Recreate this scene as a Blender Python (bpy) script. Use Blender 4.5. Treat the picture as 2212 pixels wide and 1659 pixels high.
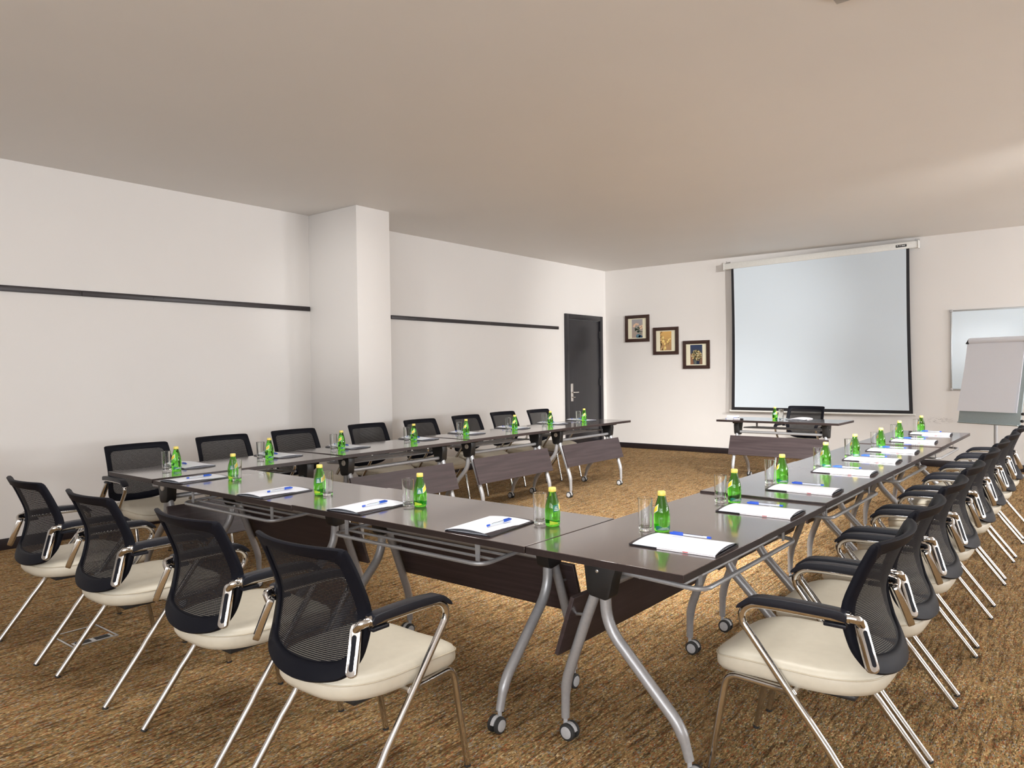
import bpy, bmesh, math, random
from mathutils import Vector, Matrix
random.seed(7)
for o in list(bpy.data.objects):
    bpy.data.objects.remove(o)
SC = bpy.context.scene
COL = SC.collection
PI = math.pi

# ------------------------------------------------------------------ camera
CAM_H = 1.358
F_PX = 1585.1306
YAW, PITCH, ROLL = 0.6701, -0.0184, -0.0133
cam = bpy.data.cameras.new('camera')
cam.sensor_fit = 'HORIZONTAL'
cam.sensor_width = 36.0
cam.lens = F_PX / 2212.0 * 36.0
cam.clip_start = 0.05
cam_o = bpy.data.objects.new('camera', cam)
COL.objects.link(cam_o)
fw = Vector((-math.sin(YAW) * math.cos(PITCH), math.cos(YAW) * math.cos(PITCH), math.sin(PITCH)))
rt = Vector((math.cos(YAW), math.sin(YAW), 0))
up = rt.cross(fw)
r2 = math.cos(ROLL) * rt + math.sin(ROLL) * up
u2 = -math.sin(ROLL) * rt + math.cos(ROLL) * up
M = Matrix((r2, u2, -fw)).transposed().to_4x4()
M.translation = Vector((0, 0, CAM_H))
cam_o.matrix_world = M
SC.camera = cam_o

# ------------------------------------------------------------------ colour management, world
SC.view_settings.view_transform = 'Standard'
SC.view_settings.look = 'None'
SC.view_settings.gamma = 1.0
SC.view_settings.use_curve_mapping = False
SC.view_settings.exposure = -0.50
SC.cycles.max_bounces = 12
SC.cycles.transmission_bounces = 12
SC.cycles.transparent_max_bounces = 16
SC.cycles.diffuse_bounces = 4
W = bpy.data.worlds.new('world')
SC.world = W
W.use_nodes = True
W.node_tree.nodes['Background'].inputs[0].default_value = (0.8, 0.85, 1.0, 1)
W.node_tree.nodes['Background'].inputs[1].default_value = 0.05

# room: left wall x=XW, back wall y=YB, ceiling z=HC; the right and near sides lie outside the frame
XW, YB, HC = -6.718, 11.1505, 3.075
XR, YF = 6.6, -3.8

# added fill lamps under the ceiling, outside the frame, beside and behind the viewer
def ceil_fill(x, y, sx, sy, power, col=(1.0, 0.97, 0.935)):
    l = bpy.data.lights.new('ceiling_fill_light', 'AREA')
    l.shape = 'RECTANGLE'
    l.size, l.size_y = sx, sy
    l.energy = power
    l.color = col
    o = bpy.data.objects.new('ceiling_fill_light', l)
    o.location = (x, y, HC - 0.012)
    COL.objects.link(o)
    return o
LIGHTS = [(-2.35, 1.6, .6, .6, 34), (-1.35, 2.4, .6, .6, 46), (-0.45, 2.9, .6, .6, 16),
          (1.6, 5.6, .6, .6, 10), (2.1, 7.2, .6, .6, 38), (2.1, 8.8, .6, .6, 40)]
for a in LIGHTS:
    ceil_fill(*a)
# added fill lamps before the right and front walls, tilted up to the ceiling
def wall_fill(loc, toward, tilt, sx, sy, power, col=(0.94, 0.965, 1.0)):
    l = bpy.data.lights.new('wall_fill', 'AREA'); l.shape = 'RECTANGLE'
    l.size, l.size_y, l.energy, l.color = sx, sy, power, col
    o = bpy.data.objects.new('wall_fill', l); COL.objects.link(o)
    d = Vector((toward[0] * math.cos(tilt), toward[1] * math.cos(tilt), math.sin(tilt)))
    o.rotation_euler = d.to_track_quat('-Z', 'Z').to_euler()
    o.location = loc
for y, pw_, tl in ((4.6, 110, 0.85), (7.0, 360, 0.80), (9.4, 620, 0.85)):
    wall_fill((XR - 0.25, y, 1.75), (-1, 0), tl, 1.6, 1.4, pw_)
for x, pw_, tl in ((-2.6, 80, 0.40), (0.0, 180, 0.40), (2.6, 260, 0.35)):
    wall_fill((x, YF + 0.25, 1.9), (0, 1), tl, 1.6, 1.4, pw_)
# added unseen spots brightening the middle of the U, far corner and pillar
def spot(src, aim, cone, power, rad=0.12, col=(1.0, 0.975, 0.945)):
    l = bpy.data.lights.new('added_spotlight', 'SPOT'); l.energy = power; l.color = col
    l.spot_size = math.radians(cone); l.spot_blend = 1.0; l.shadow_soft_size = rad
    o = bpy.data.objects.new('added_spotlight', l); COL.objects.link(o)
    o.location = (src[0], src[1], HC - 0.10)
    o.rotation_euler = (Vector(aim) - o.location).to_track_quat('-Z', 'Z').to_euler()
spot((-1.75, 2.2), (-3.0, 5.3, 0), 62, 2100)
spot((-0.75, 2.85), (-2.7, 6.6, 0), 58, 2000)
spot((0.9, 4.6), (-3.4, 8.7, 0), 46, 2000)
spot((1.6, 6.2), (-6.1, 11.15, 1.8), 36, 2100)
spot((-3.35, 1.0), (-6.2, 4.95, 2.1), 24, 330)

# ------------------------------------------------------------------ materials
MATS = {}
def lin(c):
    return tuple(((v / 255.0) / 12.92 if v / 255.0 <= 0.04045 else ((v / 255.0 + 0.055) / 1.055) ** 2.4) for v in c)
def mat(name, col, rough=0.5, metal=0.0, **kw):
    m = bpy.data.materials.new(name)
    m.use_nodes = True
    b = m.node_tree.nodes['Principled BSDF']
    b.inputs['Base Color'].default_value = (*col, 1)
    b.inputs['Roughness'].default_value = rough
    b.inputs['Metallic'].default_value = metal
    for k, v in kw.items():
        b.inputs[k].default_value = v
    MATS[name] = m
    return m
class NT:
    def __init__(s, m):
        s.m = m; s.t = m.node_tree; s.b = s.t.nodes['Principled BSDF']
    def n(s, t, **kw):
        x = s.t.nodes.new(t)
        for k, v in kw.items():
            setattr(x, k, v)
        return x
    def l(s, a, b):
        s.t.links.new(a, b)
    def math(s, op, a, b=None, c=None):
        x = s.n('ShaderNodeMath', operation=op)
        for i, v in enumerate((a, b, c)):
            if v is None: continue
            if isinstance(v, (int, float)): x.inputs[i].default_value = v
            else: s.l(v, x.inputs[i])
        return x.outputs[0]
    def coords(s, kind='Object', scale=(1, 1, 1), rot=(0, 0, 0), loc=(0, 0, 0)):
        tc = s.n('ShaderNodeTexCoord'); mp = s.n('ShaderNodeMapping')
        mp.inputs['Scale'].default_value = scale; mp.inputs['Rotation'].default_value = rot
        mp.inputs['Location'].default_value = loc
        s.l(tc.outputs[kind], mp.inputs[0])
        return mp.outputs[0]
    def noise(s, vec, scale, detail=2.0, rough=0.5, dist=0.0):
        x = s.n('ShaderNodeTexNoise')
        x.inputs['Scale'].default_value = scale; x.inputs['Detail'].default_value = detail
        x.inputs['Roughness'].default_value = rough; x.inputs['Distortion'].default_value = dist
        s.l(vec, x.inputs['Vector'])
        return x
    def ramp(s, fac, stops, interp='LINEAR'):
        x = s.n('ShaderNodeValToRGB'); x.color_ramp.interpolation = interp
        e = x.color_ramp.elements
        while len(e) < len(stops): e.new(0.5)
        for i, (p, c) in enumerate(stops):
            e[i].position = p; e[i].color = (*c, 1)
        s.l(fac, x.inputs[0])
        return x.outputs[0]
    def mix(s, fac, a, b, blend='MIX'):
        x = s.n('ShaderNodeMix', data_type='RGBA', blend_type=blend)
        for i, v in ((0, fac), (6, a), (7, b)):
            if isinstance(v, (int, float)): x.inputs[i].default_value = v
            elif isinstance(v, tuple): x.inputs[i].default_value = (*v, 1)
            else: s.l(v, x.inputs[i])
        return x.outputs[2]
    def bump(s, h, strength=0.2, dist=0.01):
        x = s.n('ShaderNodeBump'); x.inputs['Strength'].default_value = strength
        x.inputs['Distance'].default_value = dist
        s.l(h, x.inputs['Height']); s.l(x.outputs[0], s.b.inputs['Normal'])

WALLC = (0.79, 0.766, 0.743)
def paint(name, col, scuff=None):
    k = NT(mat(name, col, 0.55))
    k.b.inputs['Specular IOR Level'].default_value = 0.3
    v = k.coords()
    n1 = k.noise(v, 1.3, 3)
    c = k.mix(n1.outputs[0], tuple(x * 0.975 for x in col), tuple(min(1, x * 1.02) for x in col))
    if scuff:
        # faint scribbled scuff marks left on the wall beside the flip chart
        sx, sz = scuff
        tc = k.n('ShaderNodeTexCoord'); sp = k.n('ShaderNodeSeparateXYZ'); k.l(tc.outputs['Object'], sp.inputs[0])
        dx = k.math('DIVIDE', k.math('SUBTRACT', sp.outputs[0], sx), 0.20)
        dz = k.math('DIVIDE', k.math('SUBTRACT', sp.outputs[2], sz), 0.055)
        d = k.math('ADD', k.math('MULTIPLY', dx, dx), k.math('MULTIPLY', dz, dz))
        inside = k.math('SUBTRACT', 1.0, k.math('MINIMUM', d, 1.0))
        nn = k.noise(k.coords(scale=(5, 5, 22)), 1.6, 3, 0.6, 1.5)
        line = k.math('SUBTRACT', 1.0, k.math('MINIMUM', k.math('MULTIPLY', k.math('ABSOLUTE', k.math('SUBTRACT', nn.outputs[0], 0.5)), 26.0), 1.0))
        c = k.mix(k.math('MULTIPLY', k.math('MULTIPLY', inside, line), 0.75), c, (0.22, 0.19, 0.17))
    k.l(c, k.b.inputs['Base Color'])
    n2 = k.noise(v, 260, 2)
    k.bump(n2.outputs[0], 0.06, 0.002)
    return k.m
paint('wall_paint', WALLC)
paint('wall_paint_back', WALLC, (-1.60, 0.62))
paint('ceiling_paint', (0.81, 0.785, 0.755))

def carpet():
    k = NT(mat('carpet', (0.35, 0.22, 0.1), 0.95))
    k.b.inputs['Specular IOR Level'].default_value = 0.1
    tc = k.n('ShaderNodeTexCoord')
    # broad bands that swap the yarn direction
    big = k.noise(k.coords(scale=(1, 1, 1)), 1.1, 1.0)
    sp = k.n('ShaderNodeSeparateXYZ'); k.l(tc.outputs['Object'], sp.inputs[0])
    zig = k.math('ADD', k.math('MULTIPLY', sp.outputs[0], 0.9), k.math('MULTIPLY', sp.outputs[1], 0.55))
    zig = k.math('ADD', zig, k.math('MULTIPLY', big.outputs[0], 0.9))
    wave = k.math('SINE', k.math('MULTIPLY', zig, 2 * PI / 0.62))
    mask = k.math('ADD', k.math('MULTIPLY', wave, 3.0), 0.5)
    mk = k.n('ShaderNodeClamp'); k.l(mask, mk.inputs[0]); mask = mk.outputs[0]
    def yarn(rot, off):
        vec = k.coords(scale=(240, 95, 1), rot=(0, 0, rot), loc=(off, off, 0))
        # slight waviness
        vo = k.n('ShaderNodeTexVoronoi', voronoi_dimensions='2D', feature='F1')
        vo.inputs['Scale'].default_value = 1.0
        k.l(vec, vo.inputs['Vector'])
        st = k.noise(k.coords(scale=(60, 5.5, 1), rot=(0, 0, rot)), 1.0, 3, 0.6, 0.6)
        return vo, st
    a, sa = yarn(0.55, 0.0); b, sb = yarn(-0.75, 3.3)
    colr = k.mix(mask, a.outputs['Color'], b.outputs['Color'])
    dist = k.mix(mask, a.outputs['Distance'], b.outputs['Distance'])
    st = k.mix(mask, sa.outputs[0], sb.outputs[0])
    sx = k.n('ShaderNodeSeparateColor'); k.l(colr, sx.inputs[0])
    tuft = k.ramp(sx.outputs[0], [(0.0, (0.25, 0.145, 0.060)), (0.26, (0.36, 0.225, 0.095)), (0.48, (0.50, 0.335, 0.155)),
                                  (0.62, (0.36, 0.120, 0.050)), (0.70, (0.20, 0.19, 0.085)), (0.78, (0.30, 0.29, 0.26)),
                                  (0.86, (0.10, 0.060, 0.030)), (0.94, (0.66, 0.52, 0.30))], 'CONSTANT')
    streak = k.ramp(st, [(0.34, (0.30, 0.25, 0.21)), (0.50, (0.92, 0.92, 0.92)), (0.72, (1.22, 1.18, 1.12))])
    c = k.mix(1.0, tuft, streak, 'MULTIPLY')
    wide = k.noise(k.coords(), 0.9, 2)
    c = k.mix(k.math('MULTIPLY', wide.outputs[0], 0.22), c, (0.30, 0.18, 0.075))
    k.l(c, k.b.inputs['Base Color'])
    h = k.math('SUBTRACT', k.math('MULTIPLY', st, 0.7), dist)
    k.bump(h, 0.7, 0.004)
carpet()

def wood(name, c0, c1, rough, axis=0, coat=0.0):
    k = NT(mat(name, c0, rough))
    sc = [60, 60, 60]; sc[axis] = 2.2
    n1 = k.noise(k.coords(scale=tuple(sc)), 1.0, 5, 0.6, 0.4)
    c = k.ramp(n1.outputs[0], [(0.30, c0), (0.70, c1)])
    k.l(c, k.b.inputs['Base Color'])
    k.bump(n1.outputs[0], 0.05, 0.001)
    r = k.math('ADD', k.math('MULTIPLY', n1.outputs[0], 0.10), rough - 0.05)
    k.l(r, k.b.inputs['Roughness'])
    k.b.inputs['Coat Weight'].default_value = coat
    k.b.inputs['Coat Roughness'].default_value = 0.09
    k.b.inputs['Coat IOR'].default_value = 1.7
    return k.m
wood('wenge', (0.036, 0.022, 0.020), (0.075, 0.050, 0.046), 0.30, 0, 1.0)
wood('wenge_edge', (0.014, 0.008, 0.008), (0.026, 0.014, 0.013), 0.45, 0)
wood('panel_wood', (0.030, 0.020, 0.022), (0.062, 0.044, 0.046), 0.42, 0)
wood('dark_trim', (0.014, 0.010, 0.012), (0.026, 0.018, 0.020), 0.4, 1)
wood('door_wood', (0.012, 0.012, 0.015), (0.022, 0.021, 0.026), 0.30, 2)
wood('frame_wood', (0.030, 0.012, 0.008), (0.055, 0.022, 0.015), 0.4, 0)
def speck(name, col, rough, metal=0.0, amt=0.12, scale=90.0, bump=0.05):
    k = NT(mat(name, col, rough, metal))
    n1 = k.noise(k.coords(), scale, 3)
    c = k.mix(n1.outputs[0], tuple(x * (1 - amt) for x in col), tuple(min(1, x * (1 + amt)) for x in col))
    k.l(c, k.b.inputs['Base Color'])
    k.bump(n1.outputs[0], bump, 0.001)
    return k.m
speck('grey_metal', (0.36, 0.36, 0.37), 0.36, 0.35)
speck('chrome', (0.62, 0.605, 0.59), 0.08, 1.0, 0.03, 40, 0.0)
speck('chrome_satin', (0.70, 0.68, 0.66), 0.22, 1.0, 0.05, 40, 0.0)
speck('black_plastic', (0.0068, 0.0072, 0.0112), 0.52, 0, 0.25, 400, 0.12)
MATS['black_plastic'].node_tree.nodes['Principled BSDF'].inputs['Specular IOR Level'].default_value = 0.1
speck('arm_plastic', (0.011, 0.012, 0.018), 0.34, 0, 0.2, 300, 0.1)
MATS['arm_plastic'].node_tree.nodes['Principled BSDF'].inputs['Specular IOR Level'].default_value = 0.28
speck('table_plastic', (0.012, 0.012, 0.013), 0.45)
speck('cream_leather', (0.60, 0.555, 0.455), 0.42, 0, 0.06, 35, 0.10)
speck('cream_piping', (0.52, 0.46, 0.35), 0.5)
speck('caster_grey', (0.42, 0.42, 0.43), 0.4)
speck('rubber', (0.02, 0.02, 0.02), 0.7)
speck('knob_beige', (0.50, 0.45, 0.38), 0.4)
speck('paper', (0.80, 0.825, 0.90), 0.8, 0, 0.01, 60, 0.02)
speck('pad_cover', (0.022, 0.018, 0.024), 0.35)
speck('pad_white', (0.78, 0.76, 0.78), 0.5)
speck('red_print', (0.55, 0.03, 0.03), 0.5)
speck('pen_blue', (0.012, 0.075, 0.50), 0.28)
speck('pen_barrel', (0.55, 0.58, 0.66), 0.15)
speck('ink', (0.03, 0.03, 0.08), 0.4)
speck('cap_yellow', (0.80, 0.66, 0.16), 0.35)
speck('label_yellow', (0.82, 0.62, 0.03), 0.5)
speck('label_lime', (0.42, 0.58, 0.03), 0.5)
speck('label_white', (0.80, 0.82, 0.80), 0.5)
speck('label_teal', (0.012, 0.16, 0.10), 0.4)
speck('screen_white', (0.68, 0.765, 0.84), 0.75, 0, 0.01, 3, 0.03)
speck('screen_black', (0.008, 0.008, 0.012), 0.6)
speck('casing_white', (0.76, 0.76, 0.73), 0.4)
speck('board_white', (0.70, 0.80, 0.88), 0.12, 0, 0.02, 2, 0.0)
speck('alu', (0.55, 0.58, 0.60), 0.35, 0.7)
speck('flip_grey', (0.34, 0.41, 0.43), 0.4)
speck('mat_cream', (0.80, 0.76, 0.58), 0.7)
speck('steel', (0.62, 0.62, 0.62), 0.3, 0.9)
speck('vent_grey', (0.48, 0.46, 0.44), 0.5)
m = mat('bottle_glass', (0.10, 0.72, 0.03), 0.02)
b = m.node_tree.nodes['Principled BSDF']; b.inputs['Transmission Weight'].default_value = 1.0; b.inputs['IOR'].default_value = 1.36
k = NT(m)
nb = k.noise(k.coords(), 25, 1)
k.l(k.mix(nb.outputs[0], (0.20, 0.90, 0.06), (0.27, 0.97, 0.10)), k.b.inputs['Base Color'])
m = mat('clear_glass', (0.97, 0.98, 0.98), 0.0)
b = m.node_tree.nodes['Principled BSDF']; b.inputs['Transmission Weight'].default_value = 1.0; b.inputs['IOR'].default_value = 1.45
k = NT(m)
nb = k.noise(k.coords(), 30, 1)
k.l(k.mix(nb.outputs[0], (0.96, 0.975, 0.975), (0.985, 0.99, 0.99)), k.b.inputs['Base Color'])
def mesh_fabric():
    k = NT(mat('mesh_fabric', (0.035, 0.034, 0.038), 0.75))
    k.b.inputs['Specular IOR Level'].default_value = 0.2
    tc = k.n('ShaderNodeTexCoord'); sp = k.n('ShaderNodeSeparateXYZ'); k.l(tc.outputs['Object'], sp.inputs[0])
    row = k.math('DIVIDE', sp.outputs[2], 0.0052)
    shift = k.math('MULTIPLY', k.math('FLOOR', row), 0.5)
    fz = k.math('ABSOLUTE', k.math('SUBTRACT', k.math('FRACT', row), 0.5))
    fx = k.math('ABSOLUTE', k.math('SUBTRACT', k.math('FRACT', k.math('ADD', k.math('DIVIDE', sp.outputs[0], 0.0048), shift)), 0.5))
    hole = k.math('MULTIPLY', k.math('LESS_THAN', fz, 0.14), k.math('LESS_THAN', fx, 0.215))
    k.l(k.math('SUBTRACT', 1.0, hole), k.b.inputs['Alpha'])
    n1 = k.noise(k.coords(), 60, 2)
    k.l(k.mix(n1.outputs[0], (0.0075, 0.0075, 0.010), (0.0135, 0.013, 0.0155)), k.b.inputs['Base Color'])
mesh_fabric()
m = mat('print_ink', (1, 1, 1), 0.45)
k = NT(m); at = k.n('ShaderNodeVertexColor'); at.layer_name = 'Col'
nb = k.noise(k.coords(), 60, 3)
k.l(k.mix(0.25, at.outputs['Color'], k.mix(1.0, at.outputs['Color'], nb.outputs['Color'], 'MULTIPLY')), k.b.inputs['Base Color'])

# ------------------------------------------------------------------ mesh helpers
class MB:
    def __init__(s):
        s.v = []; s.f = []
    def add(s, vs, fs):
        o = len(s.v); s.v += [tuple(v) for v in vs]; s.f += [tuple(i + o for i in f) for f in fs]; return s
    def box(s, x0, x1, y0, y1, z0, z1, mx=None):
        vs = [Vector((x, y, z)) for x in (x0, x1) for y in (y0, y1) for z in (z0, z1)]
        if mx is not None: vs = [mx @ v for v in vs]
        return s.add(vs, [(0, 1, 3, 2), (4, 6, 7, 5), (0, 4, 5, 1), (2, 3, 7, 6), (0, 2, 6, 4), (1, 5, 7, 3)])
    def tube(s, path, r, n=10, closed=False, caps=True):
        P = [Vector(p) for p in path]; m_ = len(P)
        R = r if isinstance(r, (list, tuple)) else [r] * m_
        T = []
        for i in range(m_):
            if closed: t = P[(i + 1) % m_] - P[i - 1]
            elif i == 0: t = P[1] - P[0]
            elif i == m_ - 1: t = P[-1] - P[-2]
            else: t = (P[i + 1] - P[i]).normalized() + (P[i] - P[i - 1]).normalized()
            T.append(t.normalized())
        ref = Vector((0, 0, 1)) if abs(T[0].z) < 0.9 else Vector((1, 0, 0))
        u = T[0].cross(ref).normalized(); vs = []; fs = []
        for i in range(m_):
            u = (u - T[i] * u.dot(T[i])).normalized(); w = T[i].cross(u)
            for j in range(n):
                a = 2 * PI * j / n
                vs.append(P[i] + R[i] * (math.cos(a) * u + math.sin(a) * w))
        for i in range(m_ if closed else m_ - 1):
            i2 = (i + 1) % m_
            for j in range(n):
                j2 = (j + 1) % n
                fs.append((i * n + j, i * n + j2, i2 * n + j2, i2 * n + j))
        if caps and not closed:
            fs.append(tuple(range(n))[::-1]); fs.append(tuple((m_ - 1) * n + j for j in range(n)))
        return s.add(vs, fs)
    def lathe(s, prof, n=24, mx=None):
        vs = []; fs = []
        for (r, z) in prof:
            for j in range(n):
                a = 2 * PI * j / n; vs.append(Vector((r * math.cos(a), r * math.sin(a), z)))
        if mx is not None: vs = [mx @ v for v in vs]
        for i in range(len(prof) - 1):
            for j in range(n):
                j2 = (j + 1) % n; fs.append((i * n + j, i * n + j2, (i + 1) * n + j2, (i + 1) * n + j))
        fs.append(tuple(range(n))[::-1]); fs.append(tuple((len(prof) - 1) * n + j for j in range(n)))
        return s.add(vs, fs)
    def prism(s, poly, a, b, axis=0, mx=None):
        # poly in the two other axes (in order), extruded along axis from a to b
        def P(u, w, t):
            return {0: (t, u, w), 1: (u, t, w), 2: (u, w, t)}[axis]
        vs = [Vector(P(u, w, a)) for u, w in poly] + [Vector(P(u, w, b)) for u, w in poly]
        if mx is not None: vs = [mx @ v for v in vs]
        n = len(poly)
        fs = [tuple(range(n)), tuple(range(2 * n - 1, n - 1, -1))] + [(i, i + n, (i + 1) % n + n, (i + 1) % n) for i in range(n)]
        return s.add(vs, fs)
    def rings(s, rings, closed_caps=True):
        n = len(rings[0]); vs = [p for r in rings for p in r]; fs = []
        for i in range(len(rings) - 1):
            for j in range(n):
                j2 = (j + 1) % n; fs.append((i * n + j, i * n + j2, (i + 1) * n + j2, (i + 1) * n + j))
        if closed_caps:
            fs.append(tuple(range(n))[::-1]); fs.append(tuple((len(rings) - 1) * n + j for j in range(n)))
        return s.add(vs, fs)
    def build(s, name, material, parent=None, bevel=0.0, seg=2, smooth=True, angle=40, label=None):
        me = bpy.data.meshes.new(name)
        me.from_pydata(s.v, [], s.f)
        bm = bmesh.new(); bm.from_mesh(me)
        bmesh.ops.recalc_face_normals(bm, faces=bm.faces)
        if bevel > 0:
            es = [e for e in bm.edges if len(e.link_faces) == 2 and e.calc_face_angle(0) > math.radians(35)]
            bmesh.ops.bevel(bm, geom=es, offset=bevel, segments=seg, profile=0.5, affect='EDGES', clamp_overlap=True)
        bm.to_mesh(me); bm.free()
        if smooth:
            me.shade_smooth(); me.set_sharp_from_angle(angle=math.radians(angle))
        me.materials.append(MATS[material])
        o = bpy.data.objects.new(name, me); COL.objects.link(o)
        if parent is not None: o.parent = parent
        if label: o['label'] = label
        return o
def fillet(pts, r, seg=5):
    P = [Vector(p) for p in pts]; out = [P[0]]
    R = r if isinstance(r, (list, tuple)) else [r] * len(P)
    for i in range(1, len(P) - 1):
        a = (P[i - 1] - P[i]); c = (P[i + 1] - P[i]); d = min(R[i], a.length * 0.49, c.length * 0.49)
        p0 = P[i] + a.normalized() * d; p1 = P[i] + c.normalized() * d
        for k_ in range(seg + 1):
            t = k_ / seg
            out.append(p0 * (1 - t) ** 2 + P[i] * 2 * t * (1 - t) + p1 * t * t)
    out.append(P[-1]); return out
def bez(pts, n):     # Catmull-Rom resample through 2D points
    out = []; m_ = len(pts)
    for i in range(m_ - 1):
        p0 = pts[max(i - 1, 0)]; p1 = pts[i]; p2 = pts[i + 1]; p3 = pts[min(i + 2, m_ - 1)]
        for k_ in range(n):
            t = k_ / n
            out.append(tuple(0.5 * ((2 * b_) + (-a_ + c_) * t + (2 * a_ - 5 * b_ + 4 * c_ - d_) * t * t + (-a_ + 3 * b_ - 3 * c_ + d_) * t ** 3)
                             for a_, b_, c_, d_ in zip(p0, p1, p2, p3)))
    out.append(pts[-1]); return out
def stadium(cx, cy, w, h, n=8):
    r = w / 2; hh = h / 2 - r
    return [(cx + r * math.cos(PI * i / n), cy + hh + r * math.sin(PI * i / n)) for i in range(n + 1)] + \
           [(cx + r * math.cos(PI + PI * i / n), cy - hh + r * math.sin(PI + PI * i / n)) for i in range(n + 1)]
def empty(name, loc=(0, 0, 0), rz=0.0):
    o = bpy.data.objects.new(name, None); COL.objects.link(o); o.location = loc; o.rotation_euler = (0, 0, rz)
    o.empty_display_size = 0.1
    return o
def tag(o, label, cat, group=None):
    o['label'] = label; o['category'] = cat
    if group: o['group'] = group
    return o
def struct(o, label=None):
    o['kind'] = 'structure'
    if label: o['label'] = label
    return o
def copy_tree(o, parent=None):
    c = o.copy(); COL.objects.link(c)
    if parent is not None: c.parent = parent
    for ch in list(o.children): copy_tree(ch, c)
    return c
class Proto:
    # first use places the original, later uses place copies
    def __init__(s, root): s.root = root; s.used = False
    def place(s, loc, rz, label, cat, group=None, scale=None):
        o = copy_tree(s.root) if s.used else s.root
        s.used = True
        o.location = loc; o.rotation_euler = (0, 0, rz)
        if scale: o.scale = scale
        for k_ in ('label', 'category', 'group'):
            if k_ in o: del o[k_]
        return tag(o, label, cat, group)
ORD = ['first', 'second', 'third', 'fourth', 'fifth', 'sixth', 'seventh', 'eighth']

# ------------------------------------------------------------------ the room
T = 0.12
struct(MB().box(XW - T, XR + T, YF - T, YB + T, -0.1, 0).build('floor', 'carpet', smooth=False), 'brown and gold herringbone flecked carpet')
struct(MB().box(XW - T, XR + T, YF - T, YB + T, HC, HC + 0.1).build('ceiling', 'ceiling_paint', smooth=False), 'plain off-white ceiling')
struct(MB().box(XW - T, XW, YF, YB, 0, HC).build('wall_left', 'wall_paint', smooth=False), 'cream wall with black rail')
struct(MB().box(XW - T, XR + T, YB, YB + T, 0, HC).build('wall_back', 'wall_paint_back', smooth=False), 'cream wall behind the projection screen')
struct(MB().box(XR, XR + T, YF, YB, 0, HC).build('wall_right', 'wall_paint', smooth=False), 'cream wall on the right')
struct(MB().box(XW - T, XR + T, YF - T, YF, 0, HC).build('wall_front', 'wall_paint', smooth=False), 'cream wall behind the viewer')
struct(MB().box(XW, -5.917, 4.935, 5.386, 0, HC).build('wall_pillar', 'wall_paint', bevel=0.004), 'square cream pillar projecting from left wall')
BB = 0.089; BT = 0.014
struct(MB().box(XW, XW + BT, YF, 4.935, 0, BB).build('baseboard_left', 'dark_trim', bevel=0.003), 'black skirting of the left wall')
struct(MB().box(XW, XW + BT, 5.386, 9.85, 0, BB).build('baseboard_left_far', 'dark_trim', bevel=0.003))
struct(MB().box(XW + 0.0, -5.917 + BT, 4.921, 4.935, 0, BB).build('baseboard_pillar', 'dark_trim', bevel=0.003))
struct(MB().box(-5.917, -5.917 + BT, 4.935, 5.386, 0, BB).build('baseboard_pillar_side', 'dark_trim', bevel=0.003))
struct(MB().box(XW + BT, XR, YB - BT, YB, 0, BB).build('baseboard_back', 'dark_trim', bevel=0.003), 'black skirting of the back wall')
# chair rails: two boards each, butted end to end, with countersunk screws
def rail(name, y0, y1, z0, z1, joints, lab):
    r = empty(name, (XW, (y0 + y1) / 2, (z0 + z1) / 2)); struct(r, lab)
    ys = [y0] + joints + [y1]
    for a, b_ in zip(ys[:-1], ys[1:]):
        o = MB().box(0, 0.022, a + 0.0012 - r.location.y, b_ - 0.0012 - r.location.y, z0 - r.location.z, z1 - r.location.z).build('rail_board', 'dark_trim', r, bevel=0.003)
    y = y0 + 0.2
    while y < y1:
        mx = Matrix.Translation((0.022, y - r.location.y, 0)) @ Matrix.Rotation(PI / 2, 4, 'Y')
        MB().lathe([(0.006, -0.001), (0.006, 0.001), (0.003, 0.0018)], 10, mx).build('screw', 'rubber', r)
        y += 0.62
    return r
rail('trim_1', YF, 4.925, 2.034, 2.082, [-1.2, 2.62], 'long black wooden rail across left wall')
rail('trim_2', 6.11, 9.68, 2.004, 2.052, [8.0], 'black wooden rail between pillar and door')

# door in the left wall
def door():
    y0, y1, zt = 9.855, 11.0, 2.270
    d = empty('door_1', (XW, (y0 + y1) / 2, 0)); struct(d, 'black wooden door with steel handle in the corner')
    oy = (y0 + y1) / 2; fwid = 0.085
    MB().box(0, 0.035, y0 - oy, y0 + fwid - oy, 0, zt).build('jamb', 'door_wood', d, bevel=0.004)
    MB().box(0, 0.035, y1 - fwid - oy, y1 - oy, 0, zt).build('jamb', 'door_wood', d, bevel=0.004)
    MB().box(0, 0.035, y0 + fwid - oy, y1 - fwid - oy, zt - fwid, zt).build('door_head', 'door_wood', d, bevel=0.004)
    lf = MB().box(0.001, 0.018, y0 + fwid + 0.004 - oy, y1 - fwid - 0.004 - oy, 0.008, zt - fwid - 0.004).build('door_leaf', 'door_wood', d, bevel=0.003)
    hy = 10.03 - oy
    pl = MB().box(0.018, 0.026, hy - 0.036, hy + 0.036, 0.84, 1.13).build('handle_plate', 'chrome_satin', lf, bevel=0.006)
    MB().tube(fillet([(0.02, hy, 0.985), (0.065, hy, 0.985), (0.065, hy + 0.13, 0.985)], 0.02), 0.011, 10).build('lever', 'chrome_satin', lf)
    MB().tube(fillet([(0.02, hy, 0.905), (0.05, hy, 0.905), (0.05, hy + 0.05, 0.905)], 0.012), 0.008, 8).build('thumb_turn', 'chrome_satin', lf)
    for z in (0.35, 1.14, 1.95):
        MB().box(0.012, 0.030, y1 - fwid - 0.03 - oy, y1 - fwid + 0.012 - oy, z - 0.06, z + 0.06).build('hinge', 'table_plastic', d, bevel=0.003)
door()

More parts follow.
